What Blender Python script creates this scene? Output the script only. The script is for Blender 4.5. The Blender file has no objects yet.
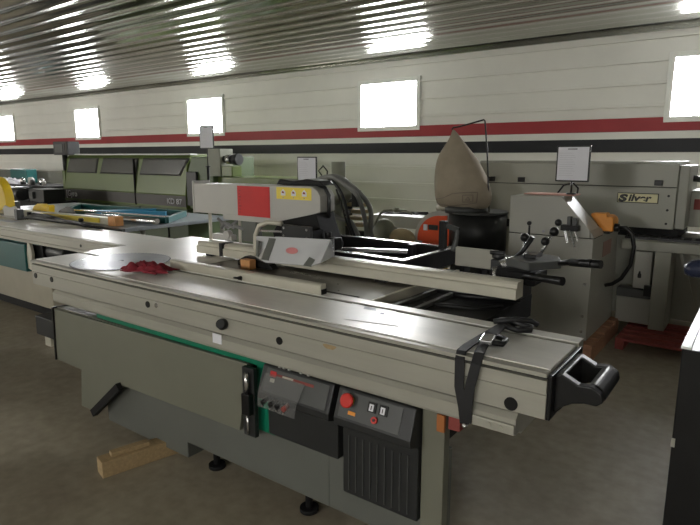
import bpy, bmesh, math, random
from mathutils import Vector, Matrix
random.seed(7)
S = bpy.context.scene
C = S.collection
R = math.radians
PI = math.pi

# ------------------------------------------------------------ materials
def mat(name, col, rough=.5, metal=0., var=.06, scale=6., bump=0., rvar=0., emit=None, estr=0., alpha=1., trans=0., stretch=(1,1,1), coat=0., spec=.5):
    m = bpy.data.materials.new(name); m.use_nodes = True
    nt = m.node_tree; b = nt.nodes['Principled BSDF']
    b.inputs['Roughness'].default_value = rough; b.inputs['Metallic'].default_value = metal
    b.inputs['Base Color'].default_value = (*col, 1)
    b.inputs['Specular IOR Level'].default_value = spec
    if coat: b.inputs['Coat Weight'].default_value = coat
    if var or bump or rvar:
        tc = nt.nodes.new('ShaderNodeTexCoord'); mp = nt.nodes.new('ShaderNodeMapping')
        mp.inputs['Scale'].default_value = stretch
        nt.links.new(tc.outputs['Object'], mp.inputs['Vector'])
        n = nt.nodes.new('ShaderNodeTexNoise'); n.inputs['Scale'].default_value = scale
        n.inputs['Detail'].default_value = 6; n.inputs['Roughness'].default_value = .6
        nt.links.new(mp.outputs['Vector'], n.inputs['Vector'])
        if var:
            r = nt.nodes.new('ShaderNodeValToRGB')
            r.color_ramp.elements[0].position = .3; r.color_ramp.elements[1].position = .7
            r.color_ramp.elements[0].color = (*[max(0, c*(1-var)) for c in col], 1)
            r.color_ramp.elements[1].color = (*[min(1, c*(1+var)) for c in col], 1)
            nt.links.new(n.outputs['Fac'], r.inputs['Fac']); nt.links.new(r.outputs['Color'], b.inputs['Base Color'])
        if rvar:
            q = nt.nodes.new('ShaderNodeMapRange'); q.inputs['To Min'].default_value = max(.02, rough-rvar); q.inputs['To Max'].default_value = rough+rvar
            q.inputs['From Min'].default_value = .3; q.inputs['From Max'].default_value = .7
            nt.links.new(n.outputs['Fac'], q.inputs['Value']); nt.links.new(q.outputs['Result'], b.inputs['Roughness'])
        if bump:
            bp = nt.nodes.new('ShaderNodeBump'); bp.inputs['Strength'].default_value = bump; bp.inputs['Distance'].default_value = .01
            nt.links.new(n.outputs['Fac'], bp.inputs['Height']); nt.links.new(bp.outputs['Normal'], b.inputs['Normal'])
    if emit:
        b.inputs['Emission Color'].default_value = (*emit, 1); b.inputs['Emission Strength'].default_value = estr
    if trans: b.inputs['Transmission Weight'].default_value = trans; b.inputs['IOR'].default_value = 1.2
    b.inputs['Alpha'].default_value = alpha
    return m

M = dict(
 wall=mat('ribbed white steel liner', (.68,.675,.63), .42, 0, .05, 1.2),
 ceil=mat('galvanised ribbed steel', (.40,.40,.365), .15, .9, .12, .8, rvar=.04, stretch=(.4,2,2)),
 red_band=mat('dark red painted band', (.30,.035,.04), .45, 0, .1, 2, spec=.25),
 black_band=mat('black painted band', (.014,.015,.018), .45, 0, .15, 2, spec=.25),
 frame_white=mat('white window frame', (.75,.76,.72), .4),
 pane=mat('daylight pane', (.9,.9,.9), .3, var=0, emit=(.97,.98,1.), estr=52),
 pane_back=mat('brighter daylight pane', (.9,.9,.9), .3, var=0, emit=(1.,.98,.94), estr=50),
 added_glow=mat('added light panel glow', (.9,.9,.9), .3, var=0, emit=(1.,.96,.88), estr=14),  # glow of the added panel behind the camera
 alu=mat('anodised aluminium', (.37,.36,.305), .42, .25, .06, 9, rvar=.06, stretch=(.3,3,3)),
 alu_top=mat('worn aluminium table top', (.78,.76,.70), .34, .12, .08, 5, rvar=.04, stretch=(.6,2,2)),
 cast=mat('ground cast iron', (.56,.55,.53), .26, .8, .12, 4, rvar=.08),
 cream=mat('cream aluminium', (.55,.525,.43), .4, .15, .06, 8),
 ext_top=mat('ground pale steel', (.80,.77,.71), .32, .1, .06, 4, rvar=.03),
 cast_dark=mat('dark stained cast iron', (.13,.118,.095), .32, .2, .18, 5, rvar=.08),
 steel=mat('bright steel', (.62,.62,.62), .25, .95, .08, 6),
 blade=mat('brushed blade steel', (.20,.20,.23), .33, .85, .15, 5, rvar=.08),
 grey=mat('grey machine paint', (.155,.155,.118), .45, 0, .06, 2.5),
 greyd=mat('darker grey machine paint', (.11,.115,.10), .5, 0, .08, 2.5),
 boxgrey=mat('light grey hood paint', (.43,.42,.385), .45, 0, .04, 3),
 silver=mat('pale grey green paint', (.31,.31,.26), .42, 0, .04, 2),
 mid=mat('grey white paint', (.36,.355,.31), .42, 0, .04, 2),
 black=mat('black plastic', (.010,.010,.010), .35, 0, .2, 8, spec=.3),
 blackm=mat('matt black', (.009,.009,.009), .7, 0, .3, 8, spec=.25),
 console=mat('charcoal console', (.016,.017,.017), .45, 0, .15, 6),
 console_face=mat('dark grey console face', (.065,.068,.065), .42, 0, .08, 6),
 strip=mat('bright green stripe', (.0,.16,.085), .4, 0, .08, 4),
 teal=mat('teal paint', (.006,.095,.09), .45, 0, .1, 3),
 green=mat('olive green paint', (.115,.16,.04), .35, 0, .06, 1.5),
 greend=mat('dark olive paint', (.09,.13,.06), .45, 0, .1, 2),
 smoke=mat('smoked window', (.055,.055,.048), .2, 0, .1, 3),
 char=mat('charcoal band', (.06,.055,.05), .5, 0, .1, 4),
 red=mat('red label', (.50,.012,.012), .45, 0, .06, 12),
 redp=mat('red plastic', (.55,.03,.02), .3, 0, .05, 8),
 orange=mat('orange paint', (.80,.30,.03), .45, 0, .1, 6),
 rust=mat('dull orange paint', (.38,.13,.03), .6, 0, .15, 8),
 cream_dark=mat('dull cream paint', (.36,.33,.25), .5, 0, .08, 3),
 rorange=mat('red orange paint', (.75,.09,.025), .4, 0, .1, 6),
 yellow=mat('yellow paint', (.78,.52,.02), .45, 0, .06, 6),
 ylabel=mat('yellow label', (.78,.62,.08), .5, 0, .05, 8),
 white=mat('white paper', (.74,.74,.78), .7, 0, .03, 6),
 paper=mat('pale paper sheet', (.80,.78,.73), .4, 0, .03, 6),
 ink=mat('grey print', (.30,.30,.33), .7, 0, .2, 20),
 inkl=mat('faint print', (.55,.55,.58), .7, 0, .1, 20),
 wood=mat('pale timber', (.38,.27,.14), .7, 0, .18, 9, stretch=(1,8,8)),
 woodr=mat('reddish pallet wood', (.32,.16,.09), .75, 0, .2, 7, stretch=(1,8,8)),
 woodo=mat('orange timber end', (.62,.30,.11), .65, 0, .15, 12),
 redw=mat('dull red pallet paint', (.25,.05,.04), .7, 0, .2, 5),
 rag=mat('dark red cotton', (.24,.018,.03), .85, 0, .25, 20, bump=.3),
 bag=mat('tan filter cloth', (.29,.245,.18), .9, 0, .10, 7, bump=.2),
 bagink=mat('brown print', (.21,.17,.13), .9, 0, .1, 7),
 hose=mat('grey hose', (.20,.20,.19), .45, 0, .15, 9),
 pillar=mat('grey green pillar', (.25,.26,.20), .5, 0, .08, 4),
 strap=mat('black webbing', (.006,.006,.007), .6, 0, .3, 60),
 rubber=mat('rubber', (.03,.03,.03), .8, 0, .2, 8),
 tableblue=mat('blue grey steel table', (.38,.42,.46), .33, .5, .06, 3, rvar=.06),
 blue=mat('blue paint', (.02,.22,.38), .4, 0, .08, 5),
 tan=mat('tan cardboard', (.42,.33,.18), .8, 0, .1, 5),
 bluesheen=mat('blue black plastic', (.02,.025,.05), .25, 0, .1, 5),
 plate_y=mat('cream badge', (.62,.58,.33), .4, 0, .05, 8),
 stain=mat('brown stain', (.33,.24,.12), .6, 0, .2, 30),
 concrete=None, clear=None)

def concrete():
    m = bpy.data.materials.new('stained concrete'); m.use_nodes = True
    nt = m.node_tree; b = nt.nodes['Principled BSDF']; L = nt.links.new
    tc = nt.nodes.new('ShaderNodeTexCoord')
    n1 = nt.nodes.new('ShaderNodeTexNoise'); n1.inputs['Scale'].default_value = .9; n1.inputs['Detail'].default_value = 8; n1.inputs['Roughness'].default_value = .65
    n2 = nt.nodes.new('ShaderNodeTexNoise'); n2.inputs['Scale'].default_value = 14; n2.inputs['Detail'].default_value = 8
    L(tc.outputs['Object'], n1.inputs['Vector']); L(tc.outputs['Object'], n2.inputs['Vector'])
    r = nt.nodes.new('ShaderNodeValToRGB')
    e = r.color_ramp.elements; e[0].position = .28; e[0].color = (.215,.175,.125,1); e[1].position = .72; e[1].color = (.38,.335,.25,1)
    x = e.new(.5); x.color = (.305,.265,.195,1)
    L(n1.outputs['Fac'], r.inputs['Fac'])
    mx = nt.nodes.new('ShaderNodeMixRGB'); mx.blend_type = 'OVERLAY'; mx.inputs['Fac'].default_value = .35
    L(r.outputs['Color'], mx.inputs[1]); L(n2.outputs['Fac'], mx.inputs[2]); L(mx.outputs['Color'], b.inputs['Base Color'])
    q = nt.nodes.new('ShaderNodeMapRange'); q.inputs['To Min'].default_value = .42; q.inputs['To Max'].default_value = .75
    L(n1.outputs['Fac'], q.inputs['Value']); L(q.outputs['Result'], b.inputs['Roughness'])
    bp = nt.nodes.new('ShaderNodeBump'); bp.inputs['Strength'].default_value = .12; bp.inputs['Distance'].default_value = .01
    L(n2.outputs['Fac'], bp.inputs['Height']); L(bp.outputs['Normal'], b.inputs['Normal'])
    return m
M['concrete'] = concrete()
def clear():
    m = bpy.data.materials.new('clear polycarbonate'); m.use_nodes = True
    nt = m.node_tree; b = nt.nodes['Principled BSDF']
    b.inputs['Base Color'].default_value = (.72,.73,.74,1); b.inputs['Roughness'].default_value = .12
    b.inputs['Alpha'].default_value = .62
    return m
M['clear'] = clear()
cd_ = M['clear'].copy(); cd_.name = 'scratched clear plastic'; cd_.node_tree.nodes['Principled BSDF'].inputs['Alpha'].default_value = .2; cd_.node_tree.nodes['Principled BSDF'].inputs['Base Color'].default_value = (.3,.3,.29,1); M['clear_dark'] = cd_

# ------------------------------------------------------------ mesh builder
class MB:
    def __init__(s): s.v = []; s.f = []; s.sm = []
    def add(s, vs, fs, smooth=False):
        o = len(s.v); s.v += [tuple(v) for v in vs]
        for f in fs: s.f.append([i+o for i in f]); s.sm.append(smooth)
        return s
    def box(s, x0, x1, y0, y1, z0, z1):
        vs = [(x,y,z) for x in (x0,x1) for y in (y0,y1) for z in (z0,z1)]
        return s.add(vs, [(0,1,3,2),(4,6,7,5),(0,4,5,1),(2,3,7,6),(0,2,6,4),(1,5,7,3)])
    def prism(s, poly, axis, a, b):
        # poly in the two remaining axes in order (x,y,z minus axis)
        def P(u, v, t):
            return {'x':(t,u,v),'y':(u,t,v),'z':(u,v,t)}[axis]
        n = len(poly)
        vs = [P(u,v,a) for u,v in poly]+[P(u,v,b) for u,v in poly]
        fs = [list(range(n))[::-1], list(range(n,2*n))]+[(i,(i+1)%n,(i+1)%n+n,i+n) for i in range(n)]
        return s.add(vs, fs)
    def tube(s, pts, r, n=10, caps=True, smooth=True):
        pts = [Vector(p) for p in pts]; rs = r if isinstance(r,(list,tuple)) else [r]*len(pts)
        vs = []; ref = None
        for i,p in enumerate(pts):
            t = (pts[min(i+1,len(pts)-1)]-pts[max(i-1,0)]).normalized()
            if ref is None:
                ref = Vector((0,0,1)) if abs(t.z)<.9 else Vector((1,0,0))
            a = t.cross(ref)
            if a.length < 1e-5: a = t.orthogonal()
            a.normalize(); b = a.cross(t).normalized(); ref = b
            for k in range(n):
                g = 2*PI*k/n; vs.append(p+rs[i]*(math.cos(g)*a+math.sin(g)*b))
        m = len(pts)
        fs = [(i*n+k, i*n+(k+1)%n, (i+1)*n+(k+1)%n, (i+1)*n+k) for i in range(m-1) for k in range(n)]
        s.add(vs, fs, smooth)
        if caps:
            o = len(s.v)-len(vs)
            s.f.append([o+k for k in range(n)][::-1]); s.sm.append(False)
            s.f.append([o+(m-1)*n+k for k in range(n)]); s.sm.append(False)
        return s
    def cyl(s, p0, p1, r, n=20, r2=None): return s.tube([p0,p1], [r, r if r2 is None else r2], n)
    def bar(s, p0, p1, w, h):
        p0=Vector(p0);p1=Vector(p1);t=(p1-p0).normalized()
        up=Vector((0,0,1)) if abs(t.z)<.95 else Vector((0,1,0))
        a=t.cross(up).normalized()*w/2; b=a.cross(t).normalized()*h/2
        vs=[p+i*a+j*b for p in (p0,p1) for i,j in ((-1,-1),(1,-1),(1,1),(-1,1))]
        return s.add(vs,[(3,2,1,0),(4,5,6,7),(0,1,5,4),(1,2,6,5),(2,3,7,6),(3,0,4,7)])
    def ball(s, c, r, n=12, m=8, sc=(1,1,1)):
        vs=[];fs=[]
        for i in range(m+1):
            a=PI*i/m
            for k in range(n):
                g=2*PI*k/n; vs.append((c[0]+sc[0]*r*math.sin(a)*math.cos(g),c[1]+sc[1]*r*math.sin(a)*math.sin(g),c[2]+sc[2]*r*math.cos(a)))
        for i in range(m):
            for k in range(n): fs.append((i*n+k,(i+1)*n+k,(i+1)*n+(k+1)%n,i*n+(k+1)%n))
        return s.add(vs,fs,True)
    def build(s, name, m, parent=None, bev=0., local=False, seg=2):
        off = Vector((0,0,0))
        if parent is not None and not local:
            off = Vector(parent.get('_o', (0,0,0)))
        me = bpy.data.meshes.new(name)
        me.from_pydata([tuple(Vector(v)-off) for v in s.v], [], s.f)
        for p,q in zip(me.polygons, s.sm): p.use_smooth = q
        b = bmesh.new(); b.from_mesh(me); bmesh.ops.remove_doubles(b, verts=b.verts, dist=1e-6)
        bmesh.ops.recalc_face_normals(b, faces=b.faces); b.to_mesh(me); b.free()
        me.materials.append(M[m] if isinstance(m,str) else m)
        o = bpy.data.objects.new(name, me); C.objects.link(o)
        if parent is not None: o.parent = parent; o['_o'] = tuple(off)
        if bev:
            d = o.modifiers.new('bevel','BEVEL'); d.width = bev; d.segments = seg; d.limit_method = 'ANGLE'; d.angle_limit = R(40)
        return o
def B(x0,x1,y0,y1,z0,z1): return MB().box(x0,x1,y0,y1,z0,z1)

def tag(o, label, cat, group=None):
    o['label'] = label; o['category'] = cat
    if group: o['group'] = group
    return o
def thing(name, loc, label, cat, group=None, rz=0.):
    o = bpy.data.objects.new(name, None); C.objects.link(o); o.empty_display_size = .1
    o.location = loc; o.rotation_euler = (0,0,rz); o['_o'] = tuple(loc)
    return tag(o, label, cat, group)
def structure(o): o['kind'] = 'structure'; return o
def copy_tree(o, parent=None):
    c = o.copy(); C.objects.link(c); c.parent = parent
    for ch in list(o.children): copy_tree(ch, c)
    return c
def text(body, name, m, parent, loc, size, rot=(PI/2,0,0), ext=.001, shear=0., sx=1., bold=0.):
    cu = bpy.data.curves.new(name,'FONT'); cu.body = body; cu.size = size; cu.extrude = ext; cu.shear = shear; cu.offset = bold
    t = bpy.data.objects.new('t',cu); C.objects.link(t)
    dg = bpy.context.evaluated_depsgraph_get(); me = bpy.data.meshes.new_from_object(t.evaluated_get(dg))
    bpy.data.objects.remove(t); me.name = name
    me.materials.clear(); me.materials.append(M[m])
    o = bpy.data.objects.new(name, me); C.objects.link(o)
    off = Vector(parent.get('_o',(0,0,0))) if parent else Vector((0,0,0))
    o.parent = parent; o.location = Vector(loc)-off; o.rotation_euler = rot; o.scale = (sx,1,1); o['_o'] = tuple(loc)
    return o

# ------------------------------------------------------------ room
XL, XR, YB, YF, ZC = -27., 5.0, -6.5, 9.0, 3.37
structure(B(XL-.2,XR+.2,YB-.2,YF+.2,-.2,0).build('floor','concrete'))
# corrugated ceiling: trapezoid ribs running along the wall
prof = []
y = YB
pitch = .30
while y < YF:
    for dy,dz in [(.3*k/12,.017*(1-math.cos(2*PI*k/12))) for k in range(12)]:
        if y+dy <= YF: prof.append((y+dy, ZC+.0+dz))
    y += pitch
prof.append((YF, ZC))
m = MB(); n = len(prof)
vs = [(XL,a,b) for a,b in prof]+[(XR,a,b) for a,b in prof]
m.add(vs, [(i,i+1,i+1+n,i+n) for i in range(n-1)], True)
co = structure(m.build('ceiling','ceil'))
so = co.modifiers.new('thickness','SOLIDIFY'); so.thickness = .01; so.use_rim = False; so.offset = 1

WX = [-20.8,-15.76,-10.72,-5.72,-.62]      # window centres on the far wall
WZ0, WZ1, WH = 2.13, 2.98, .63
def ribwall(name, y, s, wins, x0=XL, x1=XR):
    """wall plane y, inside towards -s ; horizontal ribs; openings for windows"""
    m = MB()
    cuts = sorted([x0,x1]+[a for w in wins for a in (w-WH,w+WH)])
    zz = []
    z = 0.
    rib = .295
    k = 0
    zlist = [0.0]
    base = 2.36 - 8*rib
    while base + k*rib < ZC+.02:
        c = base+k*rib
        for dz,dd in ((-.034,0),(-.024,.013),(-.004,.013),(.004,.0),(.024,.0),(.034,.0)):
            pass
        zz += [(c-.045,0.),(c-.040,.026),(c-.008,.026),(c-.003,0.)]
        k += 1
    zz = [(0.,0.)]+[q for q in zz if .0 < q[0] < ZC]+[(ZC+.04,0.)]
    for i in range(len(cuts)-1):
        a,b = cuts[i],cuts[i+1]
        inwin = any(abs((a+b)/2-w) < WH-.01 for w in wins)
        segs = [zz]
        if inwin:
            def clip(lo,hi):
                r = [q for q in zz if lo < q[0] < hi]
                return [(lo,0.)]+r+[(hi,0.)]
            segs = [clip(0,WZ0), clip(WZ1,ZC+.04)]
        for sg in segs:
            n = len(sg)
            vs = [(a,y-s*d,z) for z,d in sg]+[(b,y-s*d,z) for z,d in sg]
            m.add(vs,[(j,j+1,j+1+n,j+n) for j in range(n-1)])
    o = structure(m.build(name,'wall'))
    return o
ribwall('wall_front', YF, 1, WX)
structure(B(XL-.2,XR+.2,YF+.12,YF+.3,0,ZC+.2).build('wall_front_outer','wall'))
bpy.data.objects['wall_front_outer'].name = 'wall_outside'
BX = [-24.,-19.,-3.,1.6]
ribwall('wall_back', YB, -1, BX)
structure(B(XL-.2,XR+.2,YB-.3,YB-.12,0,ZC+.2).build('wall_rear','wall'))
structure(B(XL-.2,XL,YB,YF,0,ZC+.2).build('wall_left','wall'))
structure(B(XR,XR+.2,YB,YF,0,ZC+.2).build('wall_right','wall'))
structure(B(XL,XR,YB,YF,ZC+.09,ZC+.2).build('ceiling_deck','wall'))
bpy.data.objects['ceiling_deck'].name = 'ceiling_upper'
nwin = 0
def window(x, y, s):
    global nwin
    nwin += 1
    root = bpy.data.objects.new('window_%d'%nwin, None); C.objects.link(root); root.location = (x,y,WZ0); root['_o'] = (x,y,WZ0); root['kind'] = 'structure'
    a,b = x-WH, x+WH
    f = MB(); t = .045; ya,yb = sorted((y-s*.042,y+s*.10))
    f.box(a-.03,b+.03,ya,yb,WZ0-.03,WZ0+t).box(a-.03,b+.03,ya,yb,WZ1-t,WZ1+.03).box(a-.03,a+t,ya,yb,WZ0+t,WZ1-t).box(b-t,b+.03,ya,yb,WZ0+t,WZ1-t)
    f.build('window_frame','frame_white',root,.004)
    MB().box(a+t,b-t,*sorted((y+s*.05,y+s*.07)),WZ0+t,WZ1-t).build('pane','pane' if s > 0 else 'pane_back',root)
for x in WX: window(x, YF, 1)
for x in BX: window(x, YB, -1)
# added glowing panel and frame, unseen behind the camera, brightens the room
structure(B(-21.1,-21,YB,YB+.08,0,2.0).box(-17.,-16.9,YB,YB+.08,0,2.0).box(-21.1,-16.9,YB,YB+.08,2.0,2.08).build('added_light_frame','frame_white'))
structure(B(-21,-17,YB+.02,YB+.04,.02,2.0).build('added_light_panel','added_glow'))
# painted bands along the far wall, cut for nothing (they pass beneath the windows)
def band(name, z0, z1, m, d=.030):
    b = MB()
    zm = (z0+z1)/2
    b.prism([(YF,z0),(YF-d,z0+.006),(YF-d,z1),(YF,z1)],'x',XL,XR)
    structure(b.build(name,m))
band('trim_1', 1.985, 2.105, 'red_band')
band('trim_2', 1.70, 1.885, 'black_band')
tw = MB()     # the red band's upper strip runs only between the windows
cc = [XL]+[q for w in WX for q in (w-WH-.031,w+WH+.031)]+[XR]
for i in range(0,len(cc),2): tw.box(cc[i],cc[i+1],YF-.030,YF,2.105,2.172)
structure(tw.build('trim_3','red_band'))
structure(B(XL,XR,YF-.05,YF,ZC-.07,ZC+.01).build('trim_4','ceil'))
structure(B(XL,XR,YF-.028,YF,1.885,1.985).build('trim_5','wall'))

# ------------------------------------------------------------ main sliding table saw
saw = thing('sliding_table_saw', (-2.1,2.3,0), 'grey sliding table panel saw with long silver aluminium table and green stripe', 'saw')
Y0 = 1.684
XA, XB = -3.745, -.487
# carriage
def prof_x(poly, xa, xb): return MB().prism(poly,'x',xa,xb)
poly = [(Y0,.848),(Y0,.925),(Y0+.004,.927),(Y0+.004,.930),(Y0-.002,.932),(Y0-.002,.974),(Y0+.014,.976),(Y0+.014,.985),(Y0-.006,.986),(Y0-.006,.999),(Y0,1.0),
        (1.995,1.0),(1.995,.975),(2.030,.975),(2.030,1.0),(2.095,1.0),(2.095,.93),(2.04,.93),(2.04,.873),(1.75,.873),(1.75,.848)]
car = prof_x(poly, XA, XB).build('sliding_carriage','alu',saw)
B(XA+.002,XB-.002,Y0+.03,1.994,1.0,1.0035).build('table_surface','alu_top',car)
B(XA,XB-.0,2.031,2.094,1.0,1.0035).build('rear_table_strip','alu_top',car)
B(XA+.0,XB,1.9955,2.0295,.976,.980).build('t_slot','black',car)
B(XB,XB+.014,Y0+.004,2.03,.845,.992).build('end_cap','black',car,.003)
B(XA-.012,XA,Y0+.004,2.09,.874,.994).build('end_plate','cream',car,.003)
B(XA,XB,Y0+.009,Y0+.0135,.977,.984).build('edge_slot','blackm',car)
for x,z in ((-3.70,.905),(-3.50,.905),(-2.52,.90),(-1.60,.885),(-.595,.872)):
    big = .017 if x < -1 else .022
    o = MB().cyl((x,Y0-.004,z),(x,Y0+.01,z),big,20).build('hole_plug','black',car)
MB().cyl((-2.45,Y0-.003,.905),(-2.45,Y0+.01,.905),.012,16).build('rivet','steel',car)
# knob on carriage face
MB().tube([(-1.94,Y0+.01,.90),(-1.94,Y0-.018,.90),(-1.935,Y0-.030,.907)],[.023,.027,.022],14).build('clamp_knob','black',car)
# end handle
hp = [(-.474,.995),(-.43,1.0),(-.40,.99),(-.30,.975),(-.245,.985),(-.20,.965),(-.195,.93),(-.215,.90),(-.27,.895),(-.36,.90),(-.43,.89),(-.474,.85)]
def loop(r,ya,yb,z0,z1):
    return
h = MB()
# two side arms and a grip form an open handle
for ya,yb in ((1.72,1.75),(1.925,1.96)):
    h.prism([(-.474,.985),(-.455,.992),(-.405,.968),(-.365,.972),(-.338,.955),(-.332,.93),(-.35,.914),(-.385,.914),(-.42,.904),(-.45,.885),(-.474,.862)],'y',ya,yb)
h.prism([(-.474,.985),(-.455,.992),(-.447,.988),(-.447,.885),(-.456,.87),(-.474,.85)],'y',1.74,1.935)
hh = h.build('end_handle','black',car,.006,seg=3)
MB().prism([(-.385,.967),(-.362,.975),(-.334,.956),(-.328,.932),(-.35,.913),(-.385,.915)],'y',1.74,1.94).build('grip','black',car,.010,seg=3)
# fixed rail below with rounded lip
rail = [(Y0+.02,.768),(Y0+.0,.768),(Y0-.004,.778),(Y0-.004,.822),(Y0+.010,.838),(Y0+.035,.846),(1.755,.846),(1.755,.872),(2.0,.872),(2.0,.755),(Y0+.05,.755),(Y0+.05,.765)]
prof_x([(a,b-.0) for a,b in rail], -3.50, -.575).build('fixed_rail','alu',saw)
B(-.76,-.575,Y0-.016,Y0-.004,.772,.806).build('end_bracket','alu',saw,.003)
bb = bpy.data.objects['end_bracket']
for x in (-.66,-.62): MB().cyl((x,Y0-.022,.789),(x,Y0-.012,.789),.009,12).build('bolt','alu',bb)
B(-2.02,-1.96,Y0-.0065,Y0-.004,.797,.843).build('small_label','white',saw)
# stain label on beam
st = MB(); 
pts = [(-.012+.03*math.cos(a)*(1+.25*math.sin(3*a)), .012*math.sin(a)*(1+.3*math.cos(2*a))) for a in [2*PI*k/14 for k in range(14)]]
st.prism([(-1.32+u,.912+v) for u,v in pts],'y',Y0-.0015,Y0+.003)
st.build('adhesive_residue','stain',car)

# cast tables
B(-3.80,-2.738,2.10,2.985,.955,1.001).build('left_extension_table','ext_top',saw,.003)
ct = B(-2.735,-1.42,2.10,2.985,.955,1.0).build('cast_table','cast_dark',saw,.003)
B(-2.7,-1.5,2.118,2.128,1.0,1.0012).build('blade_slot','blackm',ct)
B(-1.42,-1.40,2.10,2.985,.94,1.0035).build('table_edge','cream',ct,.002)
# base: upper apron panel
ap = MB().prism([(-3.574,.70),(-3.60,.36),(-3.31,.355),(-3.345,.11),(-3.19,.112),(-2.88,.36),(-1.90,.375),(-1.84,.72)],'y',1.715,1.735)
apo = ap.build('front_panel','grey',saw,.003)
B(-3.58,-1.84,1.735,2.0,.695,.71).build('panel_flange','grey',saw)
MB().bar((-3.60,1.712,.36),(-3.585,1.712,.71),.012,.012).bar((-3.585,1.712,.706),(-3.53,1.85,.712),.012,.012).build('edge_trim','black',apo)
MB().bar((-3.175,1.70,.115),(-2.87,1.70,.36),.03,.045).build('diagonal_gusset','blackm',saw)
# green stripe
g = MB().box(-3.12,-1.70,1.74,1.78,.715,.76).box(-1.80,-1.70,1.742,1.80,.40,.76)
g.build('green_stripe','strip',saw)
# lower body with raised notch at the bottom
lb = MB().prism([(-3.12,.06),(-3.12,.60),(-1.40,.60),(-1.40,.15),(-2.36,.15),(-2.36,.06)],'y',1.76,2.9)
lb.build('base_cabinet','greyd',saw,.004)
B(-3.0,-1.44,1.84,2.85,.60,.955).box(-1.44,-.93,2.2,2.85,.84,.955).build('upper_body','blackm',saw)
B(-1.40,-.84,1.762,1.785,.15,.60).build('front_skirt','greyd',saw,.002)
B(-1.44,-.86,1.80,2.0,.62,.754).build('rail_support','blackm',saw)
B(-3.7,-3.05,1.9,2.0,.36,.44).box(-3.7,-3.62,1.9,2.0,.0,.44) if False else None
B(-.93,-.84,1.715,1.76,.0,.757).build('corner_post','grey',saw,.003)
B(-.865,-.835,1.70,1.714,.69,.755).build('orange_catch','rust',saw,.002)
B(-.83,-.785,1.72,1.76,.70,.75).build('red_catch','redw',saw,.003)
# door frame with latch
fr = B(-1.845,-1.77,1.69,1.714,.385,.715).build('latch_post','console',saw,.003)
MB().cyl((-1.80,1.675,.60),(-1.80,1.675,.70),.011,14).build('latch_rod','steel',fr)
B(-1.825,-1.775,1.66,1.69,.50,.60).build('latch_housing','black',fr,.004)
MB().cyl((-1.80,1.675,.405),(-1.80,1.675,.50),.006,12).build('latch_pin','steel',fr)
# feet
for x,yy in ((-2.25,1.86),(-1.6,1.86),(-2.9,2.7),(-1.6,2.7)):
    MB().cyl((x,yy,0),(x,yy,.02),.045,16).cyl((x,yy,.02),(x,yy,.16),.018,12).build('levelling_foot','blackm',saw)
# left support beam
MB().box(-5.15,-3.1,2.30,2.44,.09,.26).build('left_support_beam','console',saw,.005)
MB().box(-5.05,-4.95,2.32,2.42,0,.09).build('support_foot','cream',saw)
# control consoles
def console(x0,x1,name,zb):
    ytop, zt = 1.715, .745
    c = MB().prism([(1.71,.768),(1.68,.762),(1.638,.652),(1.638,.622),(1.70,.60),(1.70,zb),(1.76,zb),(1.76,.768)],'x',x0,x1)
    o = c.build(name,'console',saw,.005)
    # sloping face plate
    n = Vector((0,-.095,-.045)).normalized()
    return o
def slope(u, t, lift=.0):
    # point on sloping console face: u = x, t = 0 bottom .. 1 top
    a = Vector((0,1.638,.652)); b = Vector((0,1.68,.762)); p = a.lerp(b,t); nrm = Vector((0,-.11,.042)).normalized()
    p = p+nrm*lift; return Vector((u,p.y,p.z))
def plate(x0,x1,t0,t1,l0,l1,name,m,par,bev=.001):
    vs = [slope(x,t,l) for l in (l0,l1) for x,t in ((x0,t0),(x1,t0),(x1,t1),(x0,t1))]
    return MB().add(vs,[(3,2,1,0),(4,5,6,7),(0,1,5,4),(1,2,6,5),(2,3,7,6),(3,0,4,7)]).build(name,m,par,bev)
c1 = console(-1.695,-1.305,'control_console',.43)
plate(-1.665,-1.325,.08,.93,.0,.003,'face_plate','console_face',c1)
plate(-1.64,-1.40,.70,.80,.003,.005,'red_lettering_strip','redw',c1)
plate(-1.64,-1.605,.66,.86,.005,.007,'red_badge','red',c1)
plate(-1.57,-1.51,.72,.79,.005,.006,'cream_lettering','cream',c1)
plate(-1.635,-1.61,.46,.60,.003,.005,'gauge_window','cream',c1)
fl = MB().add([(-1.672,1.615,.650),(-1.455,1.615,.650),(-1.435,1.650,.742),(-1.655,1.650,.742),(-1.672,1.612,.600),(-1.462,1.612,.598)],[(0,1,2,3),(4,5,1,0)])
fo = fl.build('clear_flap','clear_dark',c1); d = fo.modifiers.new('t','SOLIDIFY'); d.thickness = .003
for i,(x,mm) in enumerate(((-1.635,'black'),(-1.592,'black'),(-1.555,'black'),(-1.517,'redw'))):
    MB().cyl((x,1.640,.634),(x,1.605,.626),.0105,14).build('rotary_knob',mm,c1)
    MB().cyl((x+.001,1.610,.612),(x+.001,1.603,.611),.004,8).build('indicator','steel',c1)
for x in (-1.60,-1.575,-1.545,-1.48,-1.44): MB().cyl((x,1.69,.766),(x,1.675,.772),.0045,8).build('toggle_switch','boxgrey',c1)
c2 = console(-1.28,-.935,'control_console',.30)
c2['label'] = 'console with red emergency stop button'
plate(-1.26,-.985,.08,.93,.0,.003,'face_plate','console_face',c2)
p = slope(-1.215,.66,.003); q = slope(-1.215,.66,.014); r_ = slope(-1.215,.66,.036)
MB().tube([p,q],[.018,.016],18).build('stop_collar','ylabel',c2)
MB().tube([q,q.lerp(r_,.4),r_.lerp(q,.1),r_],[.016,.028,.028,.022],20).build('emergency_stop_button','redp',c2)
plate(-1.215,-1.18,.22,.34,.003,.005,'amber_label','orange',c2)
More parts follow.
